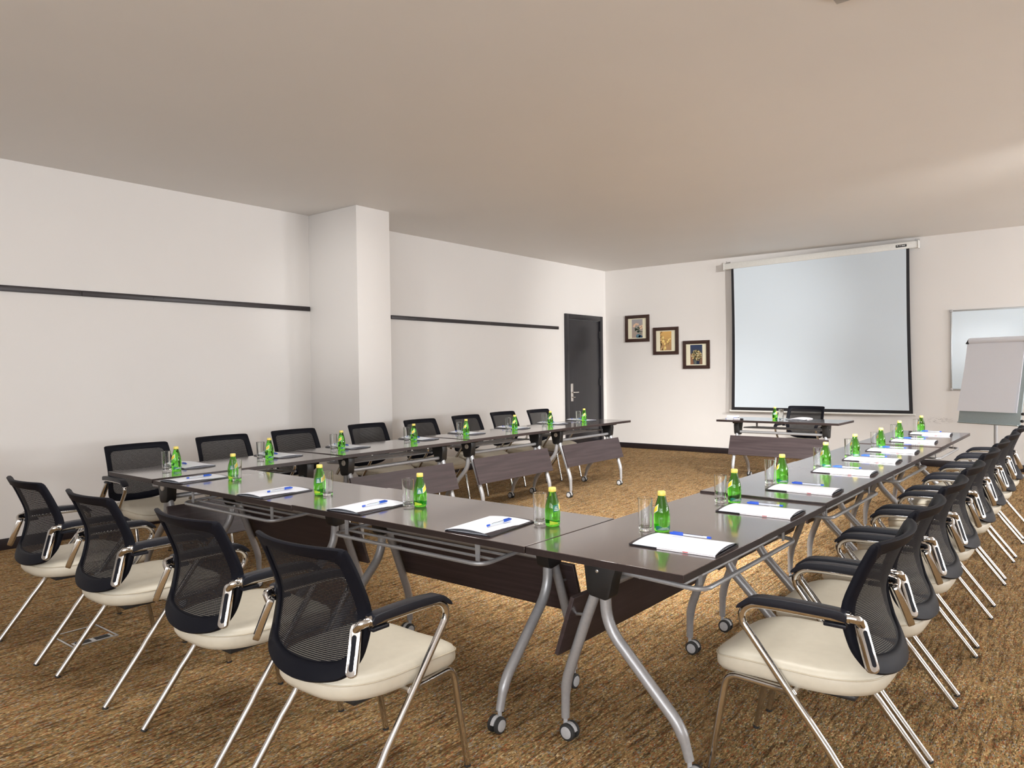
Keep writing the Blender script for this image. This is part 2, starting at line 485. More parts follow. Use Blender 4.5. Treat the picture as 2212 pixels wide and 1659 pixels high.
# ceiling air diffuser, its corner just dips into the picture
def vent():
    r = empty('air_diffuser', (-0.95, 3.70, HC), -0.02)
    tag(r, 'square grey air diffuser set in the ceiling', 'air vent')
    # corner at local (0,0), body towards +x -y
    for (x0, x1, ya, yb) in ((0, 0.6, -0.05, 0), (0, 0.6, -0.6, -0.55), (0, 0.05, -0.55, -0.05), (0.55, 0.6, -0.55, -0.05)):
        MB().box(x0, x1, ya, yb, -0.014, 0).build('frame_bar', 'vent_grey', r, bevel=0.003)
    for i in range(6):
        y = -0.10 - i * 0.08
        mx = Matrix.Translation((0.3, y, -0.008)) @ Matrix.Rotation(0.5, 4, 'X')
        MB().box(-0.25, 0.25, -0.03, 0.03, -0.0012, 0.0012, mx).build('slat', 'vent_grey', r)
vent()

# ------------------------------------------------------------------ folding tables
TW, TL, TZ = 0.6012, 1.4, 0.735
LEGX = (0.185, 1.21)
def make_table():
    root = empty('folding_table')
    th = 0.025
    top = MB().box(0.001, TL - 0.001, 0, TW, TZ - th, TZ).build('tabletop', 'wenge', root, bevel=0.0015, seg=1)
    for (a, b_, c, d) in ((0.0005, 0.0015, 0.001, TW - 0.001), (TL - 0.0015, TL - 0.0005, 0.001, TW - 0.001)):
        MB().box(a, b_, c, d, TZ - th + 0.001, TZ - 0.0015).build('edge_band', 'wenge_edge', top)
    MB().box(0.002, TL - 0.002, -0.001, 0.0, TZ - th + 0.001, TZ - 0.0015).build('edge_band', 'wenge_edge', top)
    MB().box(0.002, TL - 0.002, TW, TW + 0.001, TZ - th + 0.001, TZ - 0.0015).build('edge_band', 'wenge_edge', top)
    for i, lx in enumerate(LEGX):
        sgn = -1 if i == 0 else 1
        br = MB().prism([(0.315, TZ - th), (0.455, TZ - th), (0.462, 0.66), (0.452, 0.575), (0.44, 0.556), (0.375, 0.548), (0.358, 0.56), (0.345, 0.62)],
                        lx - 0.032, lx + 0.032).build('hinge_bracket', 'table_plastic', root, bevel=0.007)
        MB().prism([(0.20, TZ - th - 0.022), (0.50, TZ - th - 0.022), (0.52, TZ - th), (0.18, TZ - th)], lx - 0.026, lx + 0.026).build('mounting_rail', 'table_plastic', root, bevel=0.003)
        mx = Matrix.Translation((lx + sgn * 0.032, 0.405, 0.648)) @ Matrix.Rotation(sgn * PI / 2, 4, 'Y')
        if sgn > 0:
            MB().lathe([(0.021, -0.002), (0.021, 0.006), (0.018, 0.009), (0.008, 0.009), (0.006, 0.0075)], 18, mx).build('lock_knob', 'knob_beige', br)
        else:
            MB().lathe([(0.006, -0.002), (0.006, 0.002), (0.004, 0.003)], 10, mx).build('screw', 'steel', br)
        # outward leg on the open side of the room
        pa = fillet([(lx, 0.415, 0.60), (lx, 0.47, 0.47), (lx, 0.568, 0.205), (lx, 0.571, 0.075)], [0, .05, .05, 0], 6)
        MB().tube(pa, [0.0195] * (len(pa) - 3) + [0.0175, 0.0165, 0.0155], 12).build('leg', 'grey_metal', root)
        # swept leg on the sitters' side
        pb = fillet([(lx, 0.393, 0.60), (lx, 0.388, 0.455), (lx, 0.105, 0.175), (lx, 0.076, 0.075)], [0, .09, .05, 0], 7)
        MB().tube(pb, [0.0205] * (len(pb) - 3) + [0.0185, 0.017, 0.016], 12).build('leg', 'grey_metal', root)
        # casters
        for (cy, oy) in ((0.571, -0.018), (0.076, -0.018)):
            c = MB().tube([(lx, cy, 0.080), (lx, cy, 0.052)], 0.008, 8).build('caster', 'caster_grey', root)
            w = 0.031; wy = cy + oy
            MB().prism([(wy + 0.032 * math.cos(a), w + 0.032 * math.sin(a)) for a in [PI * (-0.05 + 1.0 * t / 8) for t in range(9)]], lx - 0.008, lx + 0.008).build('fork', 'caster_grey', c, bevel=0.002)
            for sx in (-1, 1):
                mx = Matrix.Translation((lx + sx * 0.016, wy, w)) @ Matrix.Rotation(PI / 2, 4, 'Y')
                MB().lathe([(0.026, -0.008), (0.031, -0.005), (0.031, 0.005), (0.026, 0.008)], 20, mx).build('wheel', 'rubber', c)
                mx = Matrix.Translation((lx + sx * 0.0245, wy, w)) @ Matrix.Rotation(sx * PI / 2, 4, 'Y')
                MB().lathe([(0.022, -0.002), (0.022, 0.001), (0.015, 0.003)], 18, mx).build('hub_cap', 'caster_grey', c)
    # cross tube between the brackets
    MB().tube([(LEGX[0] + 0.02, 0.41, 0.585), (LEGX[1] - 0.02, 0.41, 0.585)], 0.016, 12).build('cross_tube', 'grey_metal', root)
    # book rack under the top: looped outer rod and inner rods
    z = 0.620
    lp = fillet([(0.245, 0.36, z + 0.012), (0.245, 0.05, z), (1.155, 0.05, z), (1.155, 0.36, z + 0.012)], [0, .06, .06, 0], 6)
    MB().tube(lp, 0.0085, 8).build('rack_loop', 'grey_metal', root)
    for yy in (0.13, 0.21, 0.29):
        MB().tube([(0.247, yy, z + 0.004), (1.153, yy, z + 0.004)], 0.006, 6).build('rack_rod', 'grey_metal', root)
    for xx in (0.30, 1.10):
        MB().prism([(xx - 0.010, z), (xx + 0.010, z), (xx + 0.014, TZ - th), (xx - 0.014, TZ - th)], 0.085, 0.089, axis=1).build('rack_hanger', 'grey_metal', root)
    # slanting modesty panel with its two clips
    nrm = Vector((0, 0.218, 0.072)).normalized()
    a = Vector((0, 0.492, 0.540)); bpt = Vector((0, 0.566, 0.318)); t_ = 0.016
    poly = [(a.y, a.z), (bpt.y, bpt.z), (bpt.y + nrm.y * t_, bpt.z + nrm.z * t_), (a.y + nrm.y * t_, a.z + nrm.z * t_)]
    MB().prism(poly, 0.135, 1.265).build('modesty_panel', 'panel_wood', root, bevel=0.001, seg=1)
    for lx in LEGX:
        MB().tube([(lx, 0.465, 0.475), (lx, 0.518, 0.468)], 0.006, 6).build('panel_clip', 'steel', root)
    return root
TAB = Proto(make_table())

AL, AF, AR, AP = -0.0152, -0.0141, -0.0182, -0.0186
PL = Vector((-4.3760, 2.0693)); PR = Vector((-1.5656, 2.0345)); PP = Vector((-3.5627, 8.4496))
dl = Vector((-math.sin(AL), math.cos(AL))); nl = Vector((math.cos(AL), math.sin(AL)))
dr = Vector((-math.sin(AR), math.cos(AR))); nr = Vector((math.cos(AR), math.sin(AR)))
df = Vector((math.cos(AF), math.sin(AF))); nf = Vector((-df.y, df.x))
dp = Vector((math.cos(AP), math.sin(AP))); np_ = Vector((-dp.y, dp.x))
ZL = [0.007, 0.012, 0.016, 0.016]; ZF = [0.0, 0.004]; ZR = [0.004, 0.013, 0.010, 0.014]; ZP = 0.0
def zsc(d): return (1, 1, (TZ + d) / TZ)
GT = 'folding tables of the U-shaped layout'
for i in range(4):
    o = PL - TW * nl + dl * (1.4 * (i + 1))
    TAB.place((o.x, o.y, 0), AL - PI / 2, f'dark wood folding table, {ORD[i]} from the near end of the row by left wall', 'table', GT, zsc(ZL[i]))
for i in range(2):
    o = PR - df * (2.8 - 1.4 * i)
    TAB.place((o.x, o.y, 0), AF, 'dark wood folding table of the front row, ' + ('left of the two' if i == 0 else 'right of the two'), 'table', GT, zsc(ZF[i]))
for i in range(4):
    o = PR + (TW + 0.005) * nr + dr * (1.4 * i)
    TAB.place((o.x, o.y, 0), AR + PI / 2, f'dark wood folding table, {ORD[i]} from the near end of the right row', 'table', GT, zsc(ZR[i]))
o = PP + dp * 1.4 + np_ * TW
TAB.place((o.x, o.y, 0), AP + PI, 'dark wood presenter table alone in front of the projection screen', 'table', None, zsc(ZP))

# ------------------------------------------------------------------ chairs
def make_chair():
    root = empty('mesh_armchair')
    # seat cushion
    def ring(s, z, drop=True):
        pts = []
        for j in range(48):
            a = 2 * PI * j / 48; ca, sa = math.cos(a), math.sin(a)
            n = 4.2 if sa > 0 else 3.4
            x = 0.232 * s * math.copysign(abs(ca) ** (2 / n), ca); y = 0.262 * s * math.copysign(abs(sa) ** (2 / n), sa)
            y += 0.310
            if y < 0.28: x *= 1 - 0.13 * ((0.28 - y) / 0.25) ** 2
            dz = 0.0
            if y > 0.40: dz -= 0.028 * ((y - 0.40) / 0.17) ** 2
            dz += 0.010 * max(0, 1 - abs(x) / 0.2) * (-0.6 if z > 0.43 else 0)
            pts.append((x, y, z + dz))
        return pts
    prof = [(0.03, 0.372), (0.55, 0.370), (0.86, 0.372), (0.955, 0.380), (0.995, 0.397), (1.0, 0.415), (0.99, 0.432), (0.965, 0.443), (0.90, 0.450), (0.75, 0.454), (0.5, 0.455), (0.25, 0.455), (0.03, 0.455)]
    MB().rings([ring(s, z) for s, z in prof]).build('seat', 'cream_leather', root, angle=80)
    MB().tube(ring(1.002, 0.430), 0.0022, 6, closed=True).build('seat_piping', 'cream_piping', root)
    MB().box(-0.17, 0.17, 0.12, 0.47, 0.358, 0.374).build('seat_pan', 'table_plastic', root, bevel=0.004)
    # backrest
    yedge = [(0.42, 0.074), (0.485, 0.095), (0.545, 0.119), (0.645, 0.135), (0.75, 0.102), (0.86, 0.052)]
    yl = bez(yedge, 8)
    def Y(x, z):
        for (za, ya), (zb, yb_) in zip(yl[:-1], yl[1:]):
            if z <= zb: 
                t = (z - za) / (zb - za); e = ya + (yb_ - ya) * t; break
        else: e = yl[-1][1]
        return e - 0.050 * (1 - (x / 0.235) ** 2)
    outer = bez([(0, .853), (.12, .853), (.203, .853), (.221, .849), (.228, .836), (.232, .75), (.235, .65), (.232, .57), (.222, .51), (.200, .473), (.16, .453), (.08, .438), (0, .434)], 4)
    inner = bez([(0, .812), (.11, .812), (.167, .810), (.187, .797), (.193, .77), (.196, .70), (.198, .65), (.195, .57), (.184, .53), (.156, .508), (.115, .499), (.06, .492), (0, .490)], 4)
    def loop(h): return [(x, z) for x, z in h] + [(-x, z) for x, z in h[::-1][1:-1]]
    O, I = loop(outer), loop(inner)
    t = 0.011
    def R(lp, d, sh=0.0, s=1.0): return [(x * s, Y(x, z) + d, z) for x, z in lp]
    mid = [((a[0] + b_[0]) / 2, (a[1] + b_[1]) / 2) for a, b_ in zip(O, I)]
    def shr(lp, q): return [(a[0] + (b_[0] - a[0]) * q, a[1] + (b_[1] - a[1]) * q) for a, b_ in zip(O, I)]
    rr = [R(shr(O, 0.0), -0.004), R(shr(O, 0.0), 0.006), R(shr(O, 0.10), t), R(shr(O, 0.85), t), R(I, 0.006), R(I, -0.004), R(shr(O, 0.85), -t), R(shr(O, 0.10), -t)]
    n = len(O); vs = [p for r in rr for p in r]; fs = []
    for i in range(8):
        for j in range(n):
            j2 = (j + 1) % n; i2 = (i + 1) % 8
            fs.append((i * n + j, i * n + j2, i2 * n + j2, i2 * n + j))
    MB().add(vs, fs).build('back_frame', 'black_plastic', root, angle=50)
    # mesh panel filling the opening: ladder of rows between left and right opening edges
    right = [p for p in bez([(.005, .818), (.11, .818), (.170, .815), (.192, .801), (.198, .77), (.201, .70), (.203, .65), (.200, .57), (.189, .526), (.160, .503), (.118, .494), (.06, .487), (.005, .485)], 3)]
    vs = []; fs = []; K = 12
    for (x, z) in right:
        for k_ in range(K + 1):
            xx = -x + 2 * x * k_ / K
            vs.append((xx, Y(xx, z) + 0.002, z))
    for i in range(len(right) - 1):
        for k_ in range(K):
            a = i * (K + 1) + k_; fs.append((a, a + 1, a + K + 2, a + K + 1))
    MB().add(vs, fs).build('mesh_panel', 'mesh_fabric', root, angle=80)
    for s in (-1, 1):
        X = s * 0.250
        # arm-and-rear-leg tube
        p = [(X * (1.015 if z < 0.2 else 1.0), y, z) for y, z in bez([(.125, .624), (.25, .624), (.37, .622), (.412, .612), (.433, .588), (.432, .562), (.414, .534), (.30, .388), (.20, .262), (.10, .134), (0, .006)], 4)]
        MB().tube(p, 0.0118, 12).build('leg', 'chrome', root, label='chrome tube running from armrest to rear foot')
        MB().tube([(X * 1.015, 0.004, 0.010), (X * 1.015, -0.002, 0.0)], [0.0122, 0.0112], 12).build('foot_glide', 'rubber', root)
        q = fillet([(s * 0.243, 0.285, 0.372), (s * 0.226, 0.330, 0.366), (s * 0.214, 0.500, 0.366), (s * 0.211, 0.568, 0.010)], [0, 0.03, 0.045, 0], 7)
        MB().tube(q, 0.0115, 12).build('leg', 'chrome', root, label='bent chrome front leg')
        MB().tube([(s * 0.211, 0.5678, 0.009), (s * 0.211, 0.569, 0.0)], 0.0119, 12).build('foot_glide', 'rubber', root)
        # arm pad
        pf = bez([(0.120, 0.622), (0.120, 0.645), (0.15, 0.653), (0.27, 0.655), (0.36, 0.651), (0.405, 0.642), (0.440, 0.616), (0.446, 0.602)], 3)
        lo = [(0.432, 0.606), (0.405, 0.624), (0.30, 0.628), (0.16, 0.628)]
        MB().prism(pf + lo, X - 0.021, X + 0.021).build('arm_pad', 'arm_plastic', root, bevel=0.007, seg=3)
        MB().box(X - 0.012, X + 0.012, 0.122, 0.185, 0.600, 0.612).build('arm_clip', 'arm_plastic', root, bevel=0.003)
        # chrome slotted bracket on the outer rear edge of the back
        mx = Matrix.Translation((s * 0.233, 0.074, 0.556)) @ Matrix.Rotation(s * 0.55, 4, 'Z') @ Matrix.Rotation(-0.38, 4, 'X')
        br = MB().prism(stadium(0, 0, 0.034, 0.150), -0.010, 0.012, axis=1, mx=mx).build('back_bracket', 'chrome', root, bevel=0.003)
        MB().prism(stadium(0, -0.008, 0.014, 0.100), -0.0112, -0.009, axis=1, mx=mx).build('slot_inlay', 'black_plastic', br)
        e = fillet([tuple(mx @ Vector((0, 0.0, 0.055))), (s * 0.246, 0.092, 0.632), (X, 0.132, 0.632)], [0, 0.03, 0], 6)
        MB().tube(e, [0.013] * 3 + [0.0145] * (len(e) - 3), 12).build('arm_elbow', 'chrome', br)
        MB().tube([(X, 0.112, 0.632), (X, 0.124, 0.632)], 0.0165, 14).build('collar', 'chrome', br)
    MB().tube([(-0.245, 0.275, 0.372), (0.245, 0.275, 0.372)], 0.009, 10).build('cross_tube', 'chrome_satin', root)
    MB().tube([(-0.214, 0.47, 0.362), (0.214, 0.47, 0.362)], 0.009, 10).build('cross_tube', 'chrome_satin', root)
    return root
CH = Proto(make_chair())
def jit(a): return random.uniform(-a, a)
GC = 'mesh armchairs around the tables'
front_c = [(-4.15, 1.288, .0), (-3.41, 1.288, 0.0), (-2.585, 1.288, .0), (-1.905, 1.288, .0)]
FN = ['leftmost of the four in the front row', 'second from left in the front row', 'third from left in the front row', 'nearest and rightmost in the front row']
for (x, y, a), nme in zip(front_c, FN):
    CH.place((x, y, 0), AF + a, f'black mesh armchair with cream seat, {nme}', 'chair', GC)
left_c = [(-5.60, 2.52), (-5.70, 3.255), (-5.70, 3.946), (-5.67, 4.769), (-5.66, 5.486), (-5.70, 6.257), (-5.75, 6.987), (-5.66, 7.60)]
for i, (x, y) in enumerate(left_c):
    CH.place((x, y, 0), -PI / 2 + AL, f'black mesh armchair, {ORD[i]} from the near end along the left wall', 'chair', GC)
right_c = [(-.43, 2.49), (-.43, 3.074), (-.43, 3.71), (-.43, 4.36), (-.43, 5.117), (-.43, 5.77), (-.42, 6.44), (-.42, 7.12)]
for i, (x, y) in enumerate(right_c):
    CH.place((x, y, 0), PI / 2 + AR, f'black mesh armchair with cream seat, {ORD[i]} from the near end of right row', 'chair', GC)
CH.place((-2.87, 9.73, 0), PI - 0.06, 'black mesh armchair behind the presenter table by the screen', 'chair', GC)

# ------------------------------------------------------------------ place settings
def make_bottle():
    r = empty('water_bottle')
    h = 0.154
    prof = [(0.022, 0.0), (0.0265, 0.002), (0.0285, 0.006), (0.0295, 0.014), (0.0305, 0.050), (0.0300, 0.066), (0.0280, 0.082), (0.0245, 0.098), (0.0205, 0.112), (0.0172, 0.124), (0.0150, 0.133), (0.0142, 0.1345), (0.0148, 0.136), (0.0142, 0.138), (0.0140, 0.146)]
    MB().lathe(prof, 28).build('glass_body', 'bottle_glass', r, angle=60)
    c = MB().lathe([(0.0152, 0.1375), (0.0156, 0.139), (0.0156, 0.147), (0.0150, 0.152), (0.0135, 0.154), (0.004, 0.154)], 24).build('cap', 'cap_yellow', r, angle=35)
    MB().lathe([(0.0158, 0.1395), (0.0160, 0.1402), (0.0158, 0.1410)], 24).build('cap_ring', 'label_yellow', c)
    def rad(z):
        for (ra, za), (rb, zb) in zip(prof[:-1], prof[1:]):
            if za <= z <= zb and zb > za: return ra + (rb - ra) * (z - za) / (zb - za)
        return 0.02
    def patch(name, matn, parent, f, a0, a1, n, off):
        # curved strip: for each angle a list of z values
        vs = []; fs = []; m_ = 6
        for i in range(n + 1):
            a = a0 + (a1 - a0) * i / n; za, zb = f(i / n)
            for j in range(m_ + 1):
                z = za + (zb - za) * j / m_
                q = rad(z) + off; vs.append((q * math.cos(a), q * math.sin(a), z))
        for i in range(n):
            for j in range(m_):
                p = i * (m_ + 1) + j; fs.append((p, p + m_ + 1, p + m_ + 2, p + 1))
        return MB().add(vs, fs).build(name, matn, parent)
    # slanted neck label: white border, yellow diamond, teal flank ; low teal band with fine print
    lb = patch('neck_label', 'label_white', r, lambda t: (0.064 + 0.018 * t, 0.088 + 0.020 * t), -0.52, 0.50, 8, 0.0004)
    patch('label_print', 'label_yellow', lb, lambda t: (0.0670 + 0.0165 * t, 0.0865 + 0.0185 * t), -0.44, 0.42, 8, 0.0007)
    patch('label_flank', 'label_teal', lb, lambda t: (0.060 + 0.004 * t, 0.086 + 0.004 * t), -1.4, -0.54, 8, 0.0004)
    for i in range(3):
        patch('label_print', 'label_white', lb, lambda t, i=i: (0.066 + 0.006 * i, 0.0685 + 0.006 * i), -1.28 + 0.05 * i, -0.68 - 0.08 * i, 6, 0.0007)
    bd = patch('low_label', 'label_teal', r, lambda t: (0.009, 0.022 + 0.004 * math.sin(t * 9)), 0.2, 2.6, 20, 0.0004)
    for i in range(4):
        patch('label_print', 'label_white', bd, lambda t, i=i: (0.0115 + 0.0028 * i, 0.0123 + 0.0028 * i), 0.5 + 0.2 * i, 2.2 - 0.15 * i, 12, 0.0007)
    patch('low_label', 'label_lime', r, lambda t: (0.009 + 0.003 * t, 0.026 - 0.008 * t), -1.9, -0.7, 10, 0.0004)
    return r
def make_glass():
    r = empty('tumbler')
    MB().lathe([(0.020, 0.0), (0.0230, 0.0006), (0.0243, 0.002), (0.02455, 0.004), (0.02465, 0.006), (0.0282, 0.1238), (0.0282, 0.1246), (0.0279, 0.1253), (0.0274, 0.1255), (0.0270, 0.1252), (0.02675, 0.1244), (0.02672, 0.1236), (0.0234, 0.020), (0.0232, 0.017), (0.0222, 0.0145), (0.019, 0.0128), (0.012, 0.0121), (0.002, 0.012)], 48).build('glass_wall', 'clear_glass', r, angle=70)
    return r
NW, NL = 0.215, 0.315
def make_pad():
    # local: x across the width, y along the length (0 = reader's end)
    r = empty('notepad')
    cv = MB().box(-NW / 2, NW / 2, 0, NL, 0.0006, 0.0032).build('back_cover', 'pad_cover', r, bevel=0.0008, seg=1)
    MB().box(-NW / 2 + 0.006, NW / 2 - 0.003, 0.012, NL - 0.006, 0.0033, 0.0043).build('page_block', 'paper', r)
    def dome(z0, amp, x0, x1, ya, yb_, th, matn, nm, par):
        vs = []; fs = []; N, K = 14, 10
        for side in (0, 1):
            for i in range(N + 1):
                t = i / N; x = x0 + (x1 - x0) * t
                for j in range(K + 1):
                    u = j / K; y = ya + (yb_ - ya) * u
                    z = z0 + amp * math.sin(PI * min(1, t * 1.0)) ** 0.8 * (0.75 + 0.25 * math.cos(u * PI)) + (th if side else 0)
                    # far corners fall away, like a soft cover
                    vs.append((x, y, z))
        q = (N + 1) * (K + 1)
        for i in range(N):
            for j in range(K):
                a = i * (K + 1) + j
                fs.append((a, a + 1, a + K + 2, a + K + 1)); fs.append((q + a, q + a + K + 1, q + a + K + 2, q + a + 1))
        for i in range(N):
            for j in (0, K):
                a = i * (K + 1) + j; fs.append((a, a + K + 1, q + a + K + 1, q + a))
        for j in range(K):
            for i in (0, N):
                a = i * (K + 1) + j; fs.append((a, a + 1, q + a + 1, q + a))
        return MB().add(vs, fs).build(nm, matn, par, angle=50)
    dome(0.0045, 0.012, -NW / 2, NW / 2, -0.001, NL, 0.0012, 'pad_cover', 'inner_cover', r)
    dome(0.0060, 0.012, -NW / 2 + 0.001, NW / 2 - 0.010, 0.001, NL - 0.014, 0.0012, 'paper', 'top_sheet', r)
    st = MB().box(-NW / 2 - 0.0008, -NW / 2 + 0.0002, 0.0, NL * 0.66, 0.0012, 0.0058).build('spine_strip', 'pad_white', r)
    MB().box(-NW / 2 - 0.0012, -NW / 2 - 0.0006, NL * 0.30, NL * 0.36, 0.0028, 0.0056).build('red_mark', 'red_print', st)
    return r
def make_pen():
    r = empty('ballpoint_pen')
    h = 0.0045
    MB().tube([(0, -0.062, h), (0, 0.035, h)], 0.0036, 8).build('barrel', 'pen_barrel', r)
    MB().tube([(0, -0.045, h + 0.0032), (0, 0.035, h + 0.0032)], 0.0012, 6).build('ink_tube', 'ink', r)
    c = MB().tube([(0, 0.028, h), (0, 0.032, h), (0, 0.074, h), (0, 0.080, h)], [0.0048, 0.0054, 0.0050, 0.0030], 10).build('cap', 'pen_blue', r)
    MB().box(-0.0014, 0.0014, 0.030, 0.068, h + 0.005, h + 0.0075).build('clip', 'pen_blue', c)
    MB().tube([(0, -0.074, h), (0, -0.060, h)], 0.0043, 10).build('end_plug', 'pen_blue', r)
    return r
BOT, GLS, PAD, PEN = Proto(make_bottle()), Proto(make_glass()), Proto(make_pad()), Proto(make_pen())
ROWN = {'F': 'front table row', 'L': 'left table row', 'R': 'right table row'}
FORD = ['rightmost', 'second from right', 'third from right', 'leftmost']
def which(row, i):
    return f'{FORD[i]} on the front table row' if row == 'F' else f'{ORD[i]} from the near end of the {ROWN[row]}'
def setting(row, i, z, bp, gp, padc, padrot, pen=True, labrot=0.0, flip=False):
    w = which(row, i)
    gv = Vector(gp) - Vector(bp)
    if gv.length < 0.0625: gp = Vector(bp) + gv.normalized() * 0.0625
    BOT.place((bp[0], bp[1], z), labrot, f'green glass water bottle, {w}', 'bottle', 'green water bottles on the tables')
    GLS.place((gp[0], gp[1], z), jit(3), f'clear empty tumbler beside green bottle, {w}', 'drinking glass', 'tumblers on the tables')
    PAD.place((padc[0], padc[1], z), padrot, f'white and black notepad, {w}', 'notepad', 'notepads on the tables')
    c, s = math.cos(padrot), math.sin(padrot)
    px, py, pr = pen
    o = PEN.place((padc[0] + c * px - s * py, padc[1] + s * px + c * py, z + 0.0185), padrot + pr, f'blue-capped pen lying on notepad, {w}', 'pen', 'pens on the notepads')
    return o
# front row, counted from the right as in the photograph
fb = [(-1.683, 2.372), (-2.423, 2.367), (-3.113, 2.328), (-3.986, 2.365)]
fg = [(-1.748, 2.376), (-2.478, 2.351), (-3.061, 2.330), (-3.925, 2.352)]
fp = [(-1.862, 2.062), (-2.590, 2.058), (-3.330, 2.062), (-4.165, 2.078)]
for i in range(4):
    k_ = 1 if i < 2 else 0
    setting('F', i, TZ + ZF[k_], fb[i], fg[i], fp[i], 0.09 + jit(.015), (0.045, 0.150, -0.02 + jit(.05)), [0.55, 0.15, 0.1, 0.2][i])
rb = [(-1.285, 2.528), (-1.290, 3.261), (-1.274, 3.872), (-1.261, 4.621), (-1.259, 5.304), (-1.228, 5.927), (-1.248, 6.691), (-1.214, 7.457)]
rg = [(-1.338, 2.508), (-1.338, 3.238), (-1.316, 3.846), (-1.290, 4.566), (-1.284, 5.246), (-1.258, 5.870), (-1.276, 6.632), (-1.242, 7.396)]
for i in range(8):
    z = TZ + ZR[i // 2]
    padc = (-0.966 + jit(.006), rb[i][1] - 0.145 + (0.0 if i else -0.005))
    setting('R', i, z, rb[i], rg[i], padc, PI / 2 + AR + jit(.02) + 0.03, (0.058, 0.155, 0.05 + jit(.04)), -2.1 - 0.08 * i + jit(.12))
lb_ = [(-4.651, 2.361), (-4.657, 3.049), (-4.672, 3.709), (-4.690, 4.517), (-4.648, 5.158), (-4.633, 5.883), (-4.704, 6.610), (-4.641, 7.199)]
lg_ = [(-4.690, 2.322), (-4.700, 3.010), (-4.715, 3.672), (-4.728, 4.470), (-4.692, 5.110), (-4.682, 5.835), (-4.746, 6.552), (-4.690, 7.150)]
for i in range(8):
    z = TZ + ZL[i // 2]
    padc = (-4.950 + 0.01 * (i > 3) + jit(.006), lb_[i][1] + 0.16 + jit(.01))
    setting('L', i, z, lb_[i], lg_[i], padc, -PI / 2 + AL + jit(.03), (0.045, 0.13, 0.05 + jit(.06)), -1.1 + jit(.2))
# presenter's table
BOT.place((-2.94, 8.69, TZ), -0.6, 'green glass water bottle on the presenter table before the screen', 'bottle', 'green water bottles on the tables')
GLS.place((-2.872, 8.705, TZ), 0, 'clear empty tumbler beside bottle on the presenter table', 'drinking glass', 'tumblers on the tables')
PAD.place((-2.72, 9.045, TZ), PI + AP, 'white and black notepad on the presenter table', 'notepad', 'notepads on the tables')
def marker(loc, rz, capm, label):
    r = empty('whiteboard_marker', loc, rz)
    MB().tube([(-0.06, 0, 0.0085), (0.025, 0, 0.0085)], 0.008, 12).build('barrel', 'pad_white', r)
    MB().tube([(0.022, 0, 0.0085), (0.055, 0, 0.0085), (0.062, 0, 0.0085)], [0.0088, 0.0085, 0.006], 12).build('cap', capm, r)
    MB().tube([(-0.066, 0, 0.0085), (-0.058, 0, 0.0085)], 0.0070, 12).build('end_plug', capm, r)
    tag(r, label, 'marker', 'markers on the presenter table')
marker((-3.43, 8.60, TZ), 0.25, 'pen_blue', 'blue-capped whiteboard marker lying on presenter table')
marker((-3.33, 8.56, TZ), -0.1, 'table_plastic', 'black-capped whiteboard marker lying on presenter table')
er = empty('board_eraser', (-3.46, 8.72, TZ), 0.12)
MB().box(-0.07, 0.07, -0.028, 0.028, 0.012, 0.036).build('handle', 'pad_white', er, bevel=0.005)
MB().box(-0.068, 0.068, -0.026, 0.026, 0.0, 0.012).build('felt', 'rubber', er, bevel=0.002)
tag(er, 'white board eraser at the left end of presenter table', 'eraser')

